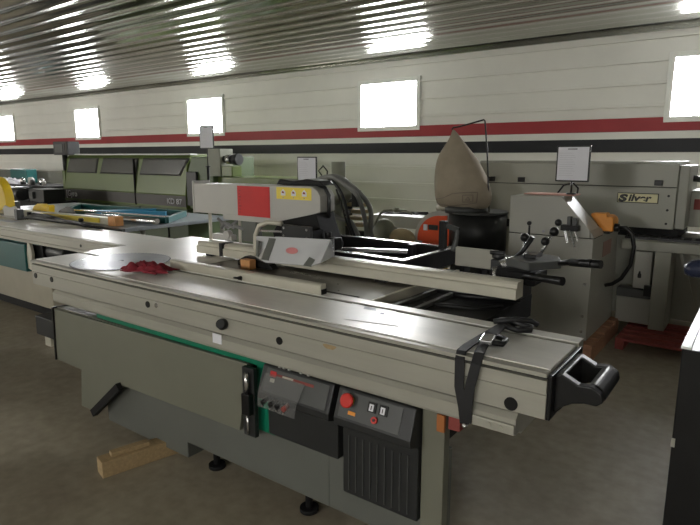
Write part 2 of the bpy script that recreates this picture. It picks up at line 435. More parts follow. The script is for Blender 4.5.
for x in (-1.112,-1.062):
    k = plate(x-.018,x+.018,.50,.82,.003,.010,'push_button','black',c2)
    plate(x-.011,x+.009,.54,.76,.010,.011,'legend','white',k)
    plate(x-.003,x+.001,.58,.71,.011,.012,'legend_mark','black',k)
MB().cyl(slope(-1.092,.30,.003),slope(-1.092,.30,.012),.013,16).build('red_pushbutton','redp',c2)
MB().cyl(slope(-1.092,.30,.012),slope(-1.092,.30,.014),.006,12).build('button_centre','console',c2)
for i in range(9):
    x = -1.25+i*.034
    MB().box(x,x+.004,1.695,1.70,.32,.56).build('cooling_fin','console_face',c2)
# rear: fence rail + dark open structure to the right
MB().cyl((-3.7,3.05,.93),(-1.16,3.05,.93),.028,20).build('rear_rail','steel',saw)
for x in (-3.6,-2.5,-1.45): B(x-.03,x+.03,2.98,3.05,.90,.955).build('rail_bracket','blackm',saw)
for x in (-1.345,-1.24): B(x-.012,x+.012,2.16,2.98,.955,.975).build('support_arm','console_face',saw,.002)
B(-1.42,-1.05,2.98,3.02,.87,.93).build('rear_crossbar','blackm',saw)
B(-1.40,-.86,2.12,2.16,.88,.93).build('front_crossbar','blackm',saw)
MB().tube([(-1.38,2.4,.93),(-1.2,2.35,.96),(-1.05,2.4,.955),(-.95,2.5,.965)],.012).tube([(-1.36,2.6,.96),(-1.15,2.55,.97),(-.92,2.65,.965)],.014).build('loose_cable','black',saw)

# crosscut fence (long bar)
fn = thing('crosscut_fence', (-2.0,2.5,1.0), 'long cream aluminium fence bar crossing the saw table beneath the clear guard', 'fence')
prof_x([(2.44,1.015),(2.44,1.062),(2.452,1.066),(2.452,1.082),(2.462,1.094),(2.475,1.094),(2.475,1.088),(2.485,1.088),(2.485,1.094),(2.53,1.094),(2.53,1.015)], -2.80,-.868).build('fence_profile','cream',fn)
prof_x([(2.44,1.015),(2.44,1.062),(2.452,1.066),(2.452,1.082),(2.462,1.094),(2.53,1.094),(2.53,1.015)], -3.06,-2.83).build('fence_end_piece','cream',fn)
B(-2.83,-2.80,2.435,2.535,1.012,1.098).build('joint_clamp','black',fn,.002)
for x in (-2.95,-1.6): B(x-.03,x+.03,2.45,2.52,1.0,1.015).build('fence_pad','blackm',fn)
mm = MB()
for i in range(60): mm.box(-2.2+i*.02,-2.2+i*.02+.002,2.50,2.528,1.094,1.0948)
mm.build('scale_marks','ink',fn)
for i in range(1): pass

# low aluminium stop bar on the sliding table
sb = thing('stop_bar', (-2.2,2.05,1.0035), 'low cream aluminium bar lying along the sliding table', 'bar')
b = MB().prism([(2.035,1.0035),(2.035,1.046),(2.045,1.053),(2.075,1.053),(2.075,1.0035)],'x',-2.80,-1.66).build('bar_profile','cream',sb,.002)
B(-2.205,-2.195,2.030,2.036,1.006,1.03).build('clamp_screw','black',sb)
MB().cyl((-2.2,2.034,1.02),(-2.2,2.018,1.02),.010,12).cyl((-2.2,2.02,1.02),(-2.23,2.012,1.02),.006,8).build('locking_lever','black',sb)
B(-1.661,-1.655,2.037,2.073,1.005,1.03).build('end_plug','black',sb)

# overhead guard box on the saw
og = thing('overhead_saw_guard', (-2.6,2.66,1.0), 'light grey overhead guard box with a red warning panel and clear blade hood', 'guard')
bx = MB().prism([(-3.263,1.262),(-3.263,1.462),(-2.19,1.474),(-2.145,1.45),(-2.12,1.42),(-2.12,1.325),(-2.335,1.262)],'y',2.60,2.74)
ho = bx.build('guard_housing','boxgrey',og,.004)
B(-3.27,-3.255,2.595,2.745,1.257,1.48).build('housing_flange','boxgrey',ho,.002)
B(-2.815,-2.525,2.596,2.6,1.266,1.460).build('red_warning_panel','red',ho)
rp = bpy.data.objects['red_warning_panel']
mm = MB()
for i in range(8): mm.box(-2.80,-2.79+.006*(i%3),2.5945,2.596,1.285+i*.02,1.293+i*.02)
mm.build('faint_lettering',mat('dark red print',(.3,.01,.01),.5),rp)
yl = B(-2.465,-2.185,2.597,2.6,1.39,1.462).build('yellow_warning_label','ylabel',ho)
for i in range(3):
    x = -2.41+i*.085
    MB().prism([(x-.016,1.412),(x+.020,1.412),(x+.020,1.435),(x+.002,1.452),(x-.016,1.435)],'y',2.5955,2.597).build('pictogram','white',yl)
    MB().prism([(x-.01,1.428),(x+.012,1.425),(x+.008,1.436),(x-.004,1.44)],'y',2.5945,2.5955).build('pictogram_mark','redw',yl)
    MB().prism([(x-.004,1.398),(x+.006,1.398),(x+.006,1.404),(x-.004,1.404)],'y',2.5955,2.597).build('caption_mark','ink',yl)
MB().tube([(-2.20,2.67,1.478),(-2.14,2.67,1.466),(-2.108,2.67,1.42),(-2.108,2.67,1.34),(-2.115,2.67,1.29)],.012,10).build('black_edge_hose','black',og)
# black rear fixture on top
MB().prism([(-2.50,1.475),(-2.47,1.51),(-2.36,1.50),(-2.25,1.515),(-2.15,1.505),(-2.12,1.478)],'y',2.63,2.74).build('top_cable_bundle','black',ho,.006)
# underside plates
B(-3.0,-2.35,2.63,2.72,1.225,1.262).build('under_channel','boxgrey',og,.003)
gcol = B(-2.83,-2.70,2.64,2.70,1.09,1.225).build('support_column','greyd',og,.003)
MB().cyl((-2.86,2.65,1.0),(-2.86,2.65,1.225),.01,12).cyl((-3.17,2.66,1.0),(-3.17,2.66,1.262),.012,12).build('support_rod','cream',og)
MB().box(-3.05,-2.86,2.57,2.62,1.095,1.13).cyl((-2.90,2.60,1.13),(-2.90,2.56,1.13),.03,14).build('adjuster_block','boxgrey',og,.003)
MB().tube([(-3.05,2.66,1.16),(-3.0,2.64,1.2),(-2.93,2.66,1.17),(-2.88,2.62,1.19),(-2.80,2.66,1.16)],.012).tube([(-3.1,2.67,1.22),(-3.0,2.67,1.16),(-2.9,2.67,1.22)],.01).build('cable','hose',og)
# black wedge body at the right
MB().prism([(-2.42,1.255),(-2.12,1.32),(-2.10,1.26),(-2.06,1.16),(-2.10,1.13),(-2.45,1.13),(-2.47,1.18)],'y',2.56,2.73).build('motor_bracket','blackm',og,.005)
MB().cyl((-2.08,2.60,1.15),(-1.97,2.60,1.15),.03,18).box(-2.02,-1.96,2.54,2.60,1.12,1.19).cyl((-2.03,2.56,1.18),(-2.03,2.56,1.22),.02,14).build('pivot_joint','black',og,.004)
# clear hood
hd = MB()
zt, zb = 1.235, 1.035
A = [(-2.22,2.30,zt),(-1.80,2.30,zt),(-1.865,2.21,zb+.03),(-1.93,2.20,zb+.01),(-2.12,2.20,zb+.0),(-2.20,2.20,zb+.01)]
hd = MB().add([(-2.156,2.26,1.214),(-1.774,2.26,1.231),(-1.79,2.195,1.118),(-1.843,2.19,1.098),(-2.17,2.19,1.080),(-2.20,2.19,1.088)],[(0,1,2,3,4,5)])
ho2 = hd.build('clear_hood_front','clear',og); d = ho2.modifiers.new('t','SOLIDIFY'); d.thickness = .006
hs = MB().add([(-2.156,2.26,1.214),(-2.20,2.19,1.088),(-2.438,2.38,1.055),(-2.43,2.38,1.184)],[(0,1,2,3)])
h3 = hs.build('hood_side','clear',og); d = h3.modifiers.new('t','SOLIDIFY'); d.thickness = .006
hr = MB().add([(-1.774,2.26,1.231),(-1.79,2.195,1.118),(-1.86,2.40,1.12),(-1.86,2.40,1.215)],[(0,1,2,3)])
h4 = hr.build('hood_side','clear',og); d = h4.modifiers.new('t','SOLIDIFY'); d.thickness = .006
MB().tube([(-2.43,2.385,1.06),(-2.445,2.385,1.12),(-2.44,2.385,1.19),(-2.41,2.385,1.245),(-2.34,2.385,1.272),(-2.24,2.40,1.268)],.014,10).build('curved_handle','cream',og)
for xa,xb in ((-2.17,-2.165),(-1.815,-1.865)):
    MB().add([(xa-.025,2.252,1.205),(xa+.025,2.252,1.205),(xb+.02,2.186,1.095),(xb-.03,2.186,1.095)],[(0,1,2,3)]).build('hood_brace','greyd',og).modifiers.new('t','SOLIDIFY').thickness = .006
MB().add([(-2.40,2.348,1.165),(-2.34,2.31,1.168),(-2.37,2.325,1.075),(-2.41,2.352,1.072)],[(0,1,2,3)]).build('hood_brace','greyd',og).modifiers.new('t','SOLIDIFY').thickness = .006
def hoody(z): return 2.19+(z-1.09)/(1.222-1.09)*.07-.013
el = MB(); P = [(-2.0+.042*math.cos(a),1.160+.016*math.sin(a)) for a in [2*PI*k/20 for k in range(20)]]
el.add([(x,hoody(z)-.001,z) for x,z in P]+[(x,hoody(z)+.001,z) for x,z in P],[list(range(20)),list(range(20,40))[::-1]]+[(k,(k+1)%20,20+(k+1)%20,20+k) for k in range(20)])
el.build('red_oval_mark',mat('faded red print',(.60,.22,.22),.5),og)
B(-2.221,-2.006,2.375,2.395,1.185,1.268).build('hood_mount_plate','console',og,.003)
mp_ = bpy.data.objects['hood_mount_plate']
for x in (-2.20,-2.03):
    for zz_ in (1.25,1.205): MB().cyl((x,2.375,zz_),(x,2.368,zz_),.007,12).build('bolt','steel',mp_)
MB().bar((-2.42,2.39,1.215),(-2.22,2.39,1.225),.010,.010).bar((-2.42,2.39,1.16),(-2.22,2.39,1.17),.008,.008).build('guide_rod','steel',og)
MB().box(-2.14,-2.08,2.395,2.58,1.18,1.23).box(-2.25,-1.9,2.30,2.38,1.185,1.198).build('hood_arm','blackm',og)

# little pieces on the table
o = tag(B(-2.46,-2.385,2.275,2.325,1.0002,1.055).build('wood_offcut','woodo'),'small orange timber block standing on the saw table beside the guard','block')
kk = thing('riving_knife_holder',(-2.35,2.37,1.0),'black steel holder block behind the small timber block on the saw table','holder')
MB().prism([(-2.56,1.0),(-2.56,1.03),(-2.50,1.06),(-2.40,1.05),(-2.30,1.03),(-2.27,1.0)],'y',2.345,2.40).build('holder_body','black',kk,.003)
MB().cyl((-2.46,2.33,1.035),(-2.46,2.346,1.035),.012,10).build('holder_bolt','steel',kk)

# saw blade on the sliding table
bl = thing('saw_blade',(-3.22,1.985,1.0035),'large round steel saw blade lying flat on the left end of the table','saw blade')
m = MB(); n=72; vs=[]
teeth = []
for k in range(n):
    a = 2*PI*k/n; teeth.append((.295*math.cos(a),.295*math.sin(a))); a2 = a+2*PI/n*.55; teeth.append((.287*math.cos(a2),.287*math.sin(a2)))
N = len(teeth); inner = [(.016*math.cos(2*PI*k/N),.016*math.sin(2*PI*k/N)) for k in range(N)]
z0,z1 = 1.0048,1.0075
vs = [(-3.22+x,1.985+y,z0) for x,y in teeth]+[(-3.22+x,1.985+y,z1) for x,y in teeth]+[(-3.22+x,1.985+y,z0) for x,y in inner]+[(-3.22+x,1.985+y,z1) for x,y in inner]
fs = []
for k in range(N):
    j=(k+1)%N
    fs += [(k,j,N+j,N+k),(N+k,N+j,3*N+j,3*N+k),(2*N+k,3*N+k,3*N+j,2*N+j),(k,2*N+k,2*N+j,j)]
m.add(vs,fs).build('blade_disc','blade',bl)

# red cloth
def cloth(name, cx, cy, z0, sx, sy, m, h=.05, seed=1, nx=34, ny=20, rz=0.):
    rnd = random.Random(seed); ph=[rnd.random()*6 for _ in range(10)]
    vs=[];fs=[]
    for j in range(ny+1):
        for i in range(nx+1):
            u=i/nx*2-1; v=j/ny*2-1
            e=max(0,1-(abs(u)**3))*max(0,1-abs(v)**3)
            w = .9+.14*math.sin(5*v+ph[0])+.1*math.sin(9*v+ph[1]); w2=.9+.2*math.sin(4*u+ph[2])+.1*math.sin(8*u+ph[3])
            x=u*sx/2*w; y=v*sy/2*w2
            z=abs(math.sin(u*7+v*3+ph[4]+1.3*math.sin(v*4)))*.5+abs(math.sin(v*9+u*2+ph[5]+math.sin(u*5)))*.5
            X=cx+x*math.cos(rz)-y*math.sin(rz); Y=cy+x*math.sin(rz)+y*math.cos(rz)
            vs.append((X,Y,z0+.006+h*z*e))
    for j in range(ny):
        for i in range(nx):
            a=j*(nx+1)+i; fs.append((a,a+1,a+nx+2,a+nx+1))
    o=MB().add(vs,fs,True).build(name,m); d=o.modifiers.new('t','SOLIDIFY'); d.thickness=.004; d.offset=1
    return o
tag(cloth('cloth_rag',-2.795,1.88,1.0085,.30,.15,'rag',.055,seed=5,rz=.25),'crumpled dark red rag on the table beside the saw blade','cloth')

# papers
pp = thing('paper_sheet',(-1.28,1.9,1.004),'large pale sheet of paper lying on the middle of the sliding table','paper')
m = MB(); q=[(-1.45,1.995),(-1.22,1.998),(-1.10,1.82),(-1.33,1.775)]
m.prism(q,'z',1.0042,1.0052).build('sheet','paper',pp)
mm = MB()
mm.prism([(-1.375,1.985),(-1.315,1.985),(-1.295,1.955),(-1.355,1.95)],'z',1.0052,1.0056); mm.build('print','inkl',pp)
MB().prism([(-1.26,1.94),(-1.245,1.943),(-1.24,1.93),(-1.255,1.927)],'z',1.0052,1.0056).build('ink_spot','ink',pp)

# black tie-down strap over the carriage
sr = thing('tie_down_strap',(-.8,1.8,1.0),'black webbing ratchet strap wrapped over the right end of the sliding table','strap')
def ribbon(pts, w, th=.004, dirv=(1,0,0)):
    """flat webbing along pts, width along dirv"""
    D = Vector(dirv).normalized(); vs=[]; n=len(pts)
    P=[Vector(p) for p in pts]
    for i,p in enumerate(P):
        t=(P[min(i+1,n-1)]-P[max(i-1,0)]).normalized()
        w_=(D-D.dot(t)*t).normalized()*w/2; nn=t.cross(w_).normalized()*th/2
        vs += [p-w_-nn,p+w_-nn,p+w_+nn,p-w_+nn]
    fs=[]
    for i in range(n-1):
        for k in range(4): fs.append((i*4+k,i*4+(k+1)%4,(i+1)*4+(k+1)%4,(i+1)*4+k))
    fs += [(3,2,1,0),((n-1)*4,(n-1)*4+1,(n-1)*4+2,(n-1)*4+3)]
    return MB().add(vs,fs)
ribbon([(-.745,Y0-.014,.765),(-.752,Y0-.016,.82),(-.770,Y0-.013,.89),(-.772,Y0-.012,.985),(-.775,Y0+.006,1.010),(-.779,1.75,1.012),(-.778,1.90,1.012),(-.775,2.06,1.012),(-.772,2.105,1.006),(-.77,2.115,.93)],.034).build('webbing','strap',sr)
ribbon([(-.735,Y0-.020,.775),(-.735,Y0-.021,.82),(-.730,Y0-.018,.90),(-.712,Y0-.017,.985),(-.712,Y0+.006,1.016),(-.728,1.76,1.020),(-.745,1.90,1.026),(-.750,2.0,1.03),(-.752,2.08,1.02),(-.752,2.12,.98)],.034).build('webbing','strap',sr)
MB().bar((-.722,1.76,1.03),(-.735,1.83,1.035),.042,.014).build('buckle','steel',sr,.003)
MB().tube([(-.72,1.80,1.02),(-.685,1.82,1.016),(-.69,1.87,1.016),(-.73,1.88,1.02)],.010).build('ratchet_handle','black',sr)
MB().tube([(-.78,2.03,1.035),(-.74,2.05,1.035),(-.70,2.04,1.03),(-.665,2.06,1.020),(-.66,2.03,1.018),(-.70,2.0,1.018),(-.745,1.99,1.03)],.011).tube([(-.79,2.0,1.035),(-.72,2.05,1.045),(-.68,2.09,1.035),(-.655,2.10,1.02)],.010).build('loose_webbing_tail','strap',sr)
MB().cyl((-.775,2.04,1.022),(-.73,2.06,1.022),.018,12).build('ratchet_drum','black',sr)
MB().ball((-.742,Y0-.02,.762),.01).build('hook','steel',sr)

# crosscut outrigger frame (black) lying on the table
of = thing('outrigger_frame',(-2.1,2.9,1.0),'black rectangular steel crosscut frame resting on the rear of the saw table','frame')
def bord(p,q): return MB().bar(p,q,.03,.094)
fm = MB()
for p,q in (((-2.95,3.24,1.047),(-1.545,3.175,1.047)),((-2.45,2.68,1.047),(-1.545,2.615,1.047)),((-1.56,2.60,1.047),(-1.535,3.19,1.047)),((-2.95,3.25,1.047),(-2.45,2.67,1.047))): fm.bar(p,q,.035,.094)
fm.build('frame_rail','blackm',of,.002)
fm = MB()
for p,q in (((-2.95,3.24,1.097),(-1.545,3.175,1.097)),((-2.45,2.68,1.097),(-1.545,2.615,1.097)),((-1.56,2.60,1.097),(-1.535,3.19,1.097))): fm.bar(p,q,.026,.006)
fm.build('bright_edge_strip','steel',of)
MB().bar((-2.30,2.70,1.085),(-1.70,2.95,1.085),.02,.02).build('diagonal_brace','steel',of)
B(-1.72,-1.68,2.93,2.97,1.0,1.13).build('brace_lug','black',of,.003)
MB().cyl((-1.545,2.596,1.05),(-1.545,2.585,1.05),.01,10).build('bolt','steel',of)
ps = MB().box(-1.575,-1.535,3.05,3.09,1.094,1.27)
pso = ps.build('upright_post','black',of,.003)
MB().bar((-1.54,3.07,1.245),(-1.45,3.05,1.225),.02,.03).cyl((-1.455,3.05,1.225),(-1.46,3.05,1.13),.012,10).cyl((-1.475,3.05,1.10),(-1.455,3.05,1.18),.022,12,.01).build('hold_down_clamp','console_face',of,.003)
# aluminium stop plate beside
al = thing('aluminium_stop',(-1.3,2.93,1.05),'short flat pale aluminium profile clamped upright at the right end of the black frame','stop')
MB().box(-1.39,-1.145,2.90,2.925,1.045,1.15).build('stop_plate','alu',al,.003)
B(-1.36,-1.18,2.925,2.99,1.045,1.07).build('stop_foot','cream',al)
for x in (-1.345,-1.24): B(x-.012,x+.012,2.90,2.975,.9755,1.045).build('stop_bracket','blackm',al)

# lever cluster at the end of the fence
lv = thing('fence_clamp_unit',(-1.02,2.75,.95),'black clamping head with levers and handles at the right end of the fence','clamp')
MB().box(-1.14,-1.06,2.80,2.97,.956,1.12).cyl((-1.12,2.86,1.12),(-1.12,2.86,1.145),.035,14).cyl((-1.16,2.84,1.15),(-1.08,2.84,1.15),.012,10).build('clamp_block','console',lv,.004)
MB().cyl((-1.06,2.66,1.0),(-1.06,2.66,1.11),.012,12).cyl((-1.06,2.66,.99),(-1.06,2.66,1.005),.022,12).build('threaded_stud','steel',lv)
MB().cyl((-1.05,2.72,1.10),(-.93,2.80,1.15),.036,18).build('chrome_cylinder','steel',lv)
MB().bar((-1.09,2.7,1.06),(-.90,2.74,1.10),.10,.07).box(-1.0,-.86,2.66,2.86,1.035,1.10).build('clamp_body','blackm',lv,.008)
MB().prism([(-.99,2.62),(-.86,2.56),(-.75,2.70),(-.80,2.82),(-.93,2.86)],'z',1.13,1.17).build('tilted_head','console_face',lv,.006)
th = bpy.data.objects['tilted_head']
B(-.92,-.86,2.66,2.76,1.17,1.19).build('head_switch','black',th,.004)
MB().tube([(-.80,2.72,1.145),(-.70,2.66,1.175),(-.60,2.62,1.185)],[.012,.015,.019],12).tube([(-.70,2.655,1.175),(-.56,2.62,1.185)],.019,12).build('grip_handle','black',lv)
MB().tube([(-.90,2.62,1.09),(-.80,2.56,1.105),(-.69,2.52,1.11)],[.012,.018,.02],12).build('grip_handle','black',lv)
MB().tube([(-1.02,2.74,1.12),(-.95,2.74,1.19),(-.905,2.74,1.265)],[.012,.011,.013],10).build('angled_lever','black',lv)
l = MB().cyl((-.90,2.80,1.14),(-.83,2.84,1.30),.008,10).build('lever_rod','steel',lv)
MB().ball((-.87,2.82,1.235),.022).ball((-.835,2.837,1.285),.024).ball((-.82,2.845,1.33),.018).build('ball_knob','black',l)
l2 = MB().cyl((-.99,2.88,1.10),(-1.0,2.90,1.22),.006,10).build('lever_rod','steel',lv)
MB().ball((-1.0,2.90,1.235),.024).build('ball_knob','black',l2)
MB().tube([(-1.09,2.64,1.07),(-1.0,2.6,1.05),(-.97,2.58,1.04)],.006).build('clamp_handle','steel',lv)

# black support legs under the clamp unit
B(-1.10,-.93,2.68,2.84,.956,1.035).build('support_post','console',lv,.004)

# timber block under the saw
wb = tag(MB().box(-2.72,-2.63,1.44,2.3,.001,.09).build('timber_block','wood',None,.004),'pale squared timber block on the floor poking out beneath the saw','timber')
wb.rotation_euler = (0,0,0)
tag(MB().box(-2.70,-2.655,1.50,1.70,.0905,.112).build('wood_shim','wood',None,.002),'thin wooden shim lying on top of the pale timber block','shim')
# angle it like the photo
for nm in ('timber_block','wood_shim'):
    o = bpy.data.objects[nm]
    mt = Matrix.Translation((-2.68,1.45,0)) @ Matrix.Rotation(R(-14),4,'Z') @ Matrix.Translation((2.68,-1.45,0))
    o.data.transform(mt)
tag(MB().box(-2.0,-1.7,2.2,2.3,.001,.148).build('timber_block','wood',None,.004),'timber block in the shadow under the right half of the saw','timber')

# ------------------------------------------------------------ mid machine (grey white cabinet machine on pallet)
mm_ = thing('cabinet_machine',(-1.4,5.0,.14),'grey white cabinet machine with a slanted hood standing on a wooden pallet','machine')
B(-1.80,-1.10,4.80,5.72,.142,.995).build('cabinet_body','mid',mm_,.006)
cb = bpy.data.objects['cabinet_body']
B(-1.80,-1.098,4.798,5.10,.995,1.0).build('joint_line','blackm',mm_)
MB().prism([(-1.80,1.0),(-1.80,1.315),(-1.37,1.325),(-1.13,1.06),(-1.13,1.0)],'y',4.80,5.10).build('sloped_hood','mid',mm_,.005)
hdm = bpy.data.objects['sloped_hood']
MB().prism([(-1.13,1.0),(-1.13,1.05),(-1.10,1.0)],'y',4.82,5.68).build('rear_lip','mid',mm_)
B(-1.72,-1.30,4.9,5.1,1.325,1.335).build('pink_edge',mat('pinkish strip',(.5,.27,.22),.6),mm_)
for z in (1.09,.94):
    MB().cyl((-1.62,4.80,z),(-1.62,4.78,z),.018,14).build('round_knob','black',hdm)
B(-1.628,-1.612,4.793,4.80,.985,1.07).build('slot','black',mm_)
MB().cyl((-1.50,4.80,1.03),(-1.50,4.792,1.03),.012,12).build('rivet','ink',mm_)
lvm = B(-1.345,-1.205,4.73,4.80,1.055,1.10).build('clamp_jaw','black',mm_,.004)
MB().box(-1.30,-1.27,4.74,4.79,1.10,1.17).box(-1.26,-1.22,4.74,4.79,1.10,1.16).build('air_cylinder','console_face',lvm,.004)
MB().bar((-1.31,4.74,1.06),(-1.28,4.73,.96),.02,.012).bar((-1.27,4.74,1.06),(-1.22,4.73,.93),.02,.012).bar((-1.23,4.74,1.06),(-1.20,4.73,.98),.015,.01).build('clamp_finger','steel',lvm)
B(-1.099,-1.096,5.15,5.45,.80,.93).build('red_pictogram_label',mat('faded label',(.36,.22,.18),.6),mm_)
for z in (.35,.62,.22):
    MB().cyl((-1.14,4.80,z),(-1.14,4.79,z),.012,10).build('screw','steel',mm_)
orr = thing('orange_motor',(-1.1,5.23,1.0),'bright orange motor housing behind the slanted hood of the cabinet machine','motor')
MB().prism([(-1.22,1.145),(-1.22,1.168),(-1.10,1.172),(-1.09,1.145),(-1.04,1.145),(-1.04,1.02),(-1.12,1.02)],'y',5.17,5.30).cyl((-1.10,5.30,1.09),(-1.10,5.40,1.09),.06,16).build('motor_housing','orange',orr,.006)
MB().cyl((-1.04,5.24,1.05),(-1.0,5.24,1.05),.035,12).box(-1.16,-1.06,5.16,5.29,1.0,1.022).build('motor_base','black',orr,.003)
MB().tube([(-.998,5.24,1.05),(-.95,5.24,1.055),(-.90,5.24,1.01),(-.875,5.24,.90),(-.89,5.24,.74),(-.95,5.24,.62),(-1.02,5.24,.56),(-1.078,5.24,.54)],.017,10).build('power_hose','black',orr)
tag(MB().tube([(-1.50,5.12,1.33),(-1.46,5.15,1.40),(-1.38,5.15,1.42),(-1.33,5.12,1.38),(-1.33,5.1,1.335)],.008,8).build('thin_cable','black'),'thin black cable looping above the slanted hood','cable')

def pallet(name,x0,x1,y0,y1,m,label,h=.14,z=0):
    p = thing(name,((x0+x1)/2,(y0+y1)/2,z),label,'pallet')
    n = 5; w = (y1-y0)/(n*1.35)
    for i in range(n):
        yy = y0+i*(y1-y0-w)/(n-1); B(x0,x1,yy,yy+w,z+h-.022,z+h).build('deck_board',m,p,.002)
    for i in range(3):
        xx = x0+i*(x1-x0-.07)/2; B(xx,xx+.07,y0,y1,z+.0,z+h-.022).build('stringer',m,p,.002)
    return p
pallet('wooden_pallet',-1.85,-1.03,4.72,5.74,'woodr','worn brown wooden pallet under the grey white cabinet machine')

# info signs
def sign(x,y,zb,zt,w,h,label,rz=0.,foot=None,base=True):
    s = thing('info_sign',(x,y,zb),label,'sign',None,0)
    s['_o'] = (x,y,zb)
    a,b = x-w/2,x+w/2; t=.012
    B(a-t,b+t,y-.008,y+.008,zt-h-t,zt+t).build('sign_frame','black',s,.003)
    sh = B(a,b,y-.0095,y-.008,zt-h,zt).build('paper_insert','white',s)
    mm=MB(); mm.box(x-.045,x+.03,y-.0105,y-.0095,zt-.022,zt-.010); mm.build('header_print','ink',sh)
    mm=MB()
    for i in range(11):
        z=zt-.05-i*(h-.07)/11
        mm.box(a+.015,a+w*(.50+.12*((i*7)%3)/3),y-.0103,y-.0095,z,z+.003)
    mm.build('text_lines','inkl',sh)
    MB().cyl((x,y,zb+.01),(x,y,zt-h),.008,10).build('sign_pole','black',s)
    MB().cyl((x,y,zb),(x,y,zb+.012),.04,16).build('sign_base','black',s)
    return s
sign(-1.34,4.95,1.336,1.722,.245,.27,'black framed information sign on a short pole on the slanted hood machine')

# ------------------------------------------------------------ Silver edge bander
sv = thing('edge_bander',(-1.5,6.2,0),'long pale grey edge banding machine with a Silver badge against the right wall','machine')
YS = 5.95; YL2 = 5.6
hood = MB().prism([(YS,.985),(YS,1.363),(YS+.012,1.367),(YS,1.371),(YS+.02,1.575),(YS+.08,1.60),(YS+.75,1.60),(YS+.80,1.53),(YS+.80,.985)],'x',-2.62,-.685).build('hood','silver',sv,.006)
B(-2.62,-.684,YS-.001,YS+.01,1.364,1.370).build('lid_seam','blackm',hood)
B(-.685,-.60,YS+.05,YS+.75,.985,1.565).build('end_panel','silver',sv,.01)
for x in (-.835,-2.12,-2.45):
    B(x-.035,x+.035,YS-.03,YS,1.383,1.432).build('hood_handle','black',hood,.004)
bd = B(-1.178,-.825,YS-.006,YS,1.215,1.308).build('name_badge','black',hood,.002)
B(-1.171,-.832,YS-.008,YS-.006,1.222,1.301).build('badge_plate','plate_y',bd)
text('S','badge_letter','black',bd,(-1.165,YS-.0095,1.229),.088,shear=.2,sx=1.55,bold=.006)
text('ilver','badge_letters','black',bd,(-1.082,YS-.0095,1.234),.088,shear=.2,sx=1.22,bold=.0035)
for z in (1.29,1.16,1.035): MB().cyl((-.745,YS,z),(-.745,YS-.006,z),.011,10).build('screw','black',hood)
B(-2.6,-.64,YS+.02,YS+.75,.90,.985).build('under_tray','blackm',sv)
cv = B(-1.04,1.6,YL2,YL2+.12,.82,.905).build('conveyor_beam','silver',sv,.006)
B(-1.04,1.6,YL2+.12,YS+.02,.86,.925).build('conveyor_track','console',sv)
for i in range(27):
    x=-1.02+i*.09
    B(x,x+.06,YL2+.125,YL2+.20,.925,.937).build('track_pad','blackm',sv)
B(-2.55,1.4,YS+.1,YS+.7,.12,.90).build('chassis','silver',sv,.006)
for x,w_ in ((-.766,.13),(1.0,.13)):
    B(x,x+w_,YL2+.02,YL2+.35,.105,.82).build('leg','silver',sv,.006)
    MB().cyl((x+.06,YL2+.1,.103),(x+.06,YL2+.1,.125),.06,12).build('levelling_foot','blackm',sv)
B(-2.5,-2.35,YS+.1,YS+.3,0,.60).build('leg','silver',sv,.006)
B(-1.06,-.77,YL2+.10,YL2+.3,.12,.36).build('lower_box','mid',sv,.005)
B(-1.06,-.77,YL2+.06,YL2+.2,.37,.45).build('lower_rail','console_face',sv,.005)
B(-.93,-.79,YL2+.07,YL2+.2,.46,.80).build('inner_panel','mid',sv,.004)
B(-.83,-.77,YL2+.03,YL2+.07,.40,.50).build('junction_box','black',sv,.003)
MB().prism([(-.895,.56),(-.88,.555),(-.865,.56),(-.865,.59),(-.872,.60),(-.875,.62),(-.885,.62),(-.89,.60),(-.895,.59)],'y',YL2+.064,YL2+.07).build('warning_mark','black',sv)
cp = MB().prism([(-.60,.985),(-.48,.985),(-.43,.93),(-.10,.93),(-.10,1.33),(-.60,1.33)],'y',YS+.35,YS+.7).build('end_cabinet','silver',sv,.006)
B(-.57,-.51,YS+.34,YS+.35,1.15,1.25).build('red_switch','redw',cp,.002)
B(-.45,-.39,YS+.34,YS+.35,1.15,1.23).build('red_switch','redw',cp,.002)
MB().bar((-.46,YS+.2,1.52),(-.29,YS+.1,.94),.03,.03).bar((-.50,YS+.2,1.525),(-.40,YS+.2,1.525),.05,.04).build('support_arm','black',sv)
MB().cyl((-.60,YS+.4,1.44),(-.44,YS+.3,1.43),.03,12).build('grey_pipe','console_face',sv)
MB().bar((-.60,YS-.1,.84),(-.46,YS,.30),.03,.03).build('diagonal_stay','silver',sv)
pl = pallet('wooden_pallet',-.95,1.5,5.2,5.95,'redw','red painted pallet boards under the feet of the long edge bander',.10)
# move feet onto pallet: legs start at pallet height already (.10)
# ------------------------------------------------------------ dust collector
dc = thing('dust_collector',(-2.45,5.2,0),'dust collector with a tall tan cloth filter bag and dark drum','dust collector')
# bag: lens shaped sack hung from a hook
rows = [(0,.010,.012,-2.558),(.04,.03,.03,-2.545),(.105,.072,.06,-2.53),(.205,.155,.11,-2.52),(.295,.215,.15,-2.50),(.395,.25,.18,-2.475),(.50,.278,.20,-2.462),(.60,.292,.20,-2.452),(.68,.285,.19,-2.432),(.735,.265,.17,-2.42),(.765,.22,.13,-2.42)]
zt = 1.905; n=32; vs=[];fs=[]
for j,(d_,rx,ry,cx) in enumerate(rows):
    for k in range(n):
        a=2*PI*k/n; wob = 1+.035*math.sin(3*a+j)+.02*math.sin(7*a+1.7*j)
        vs.append((cx+rx*wob*math.cos(a),5.2+ry*wob*math.sin(a),zt-d_))
for j in range(len(rows)-1):
    for k in range(n): fs.append((j*n+k,j*n+(k+1)%n,(j+1)*n+(k+1)%n,(j+1)*n+k))
fs.append(list(range(n))); fs.append([(len(rows)-1)*n+k for k in range(n)])
bo = MB().add(vs,fs,True).build('filter_bag','bag',dc); sd = bo.modifiers.new('s','SUBSURF'); sd.levels=1; sd.render_levels=1
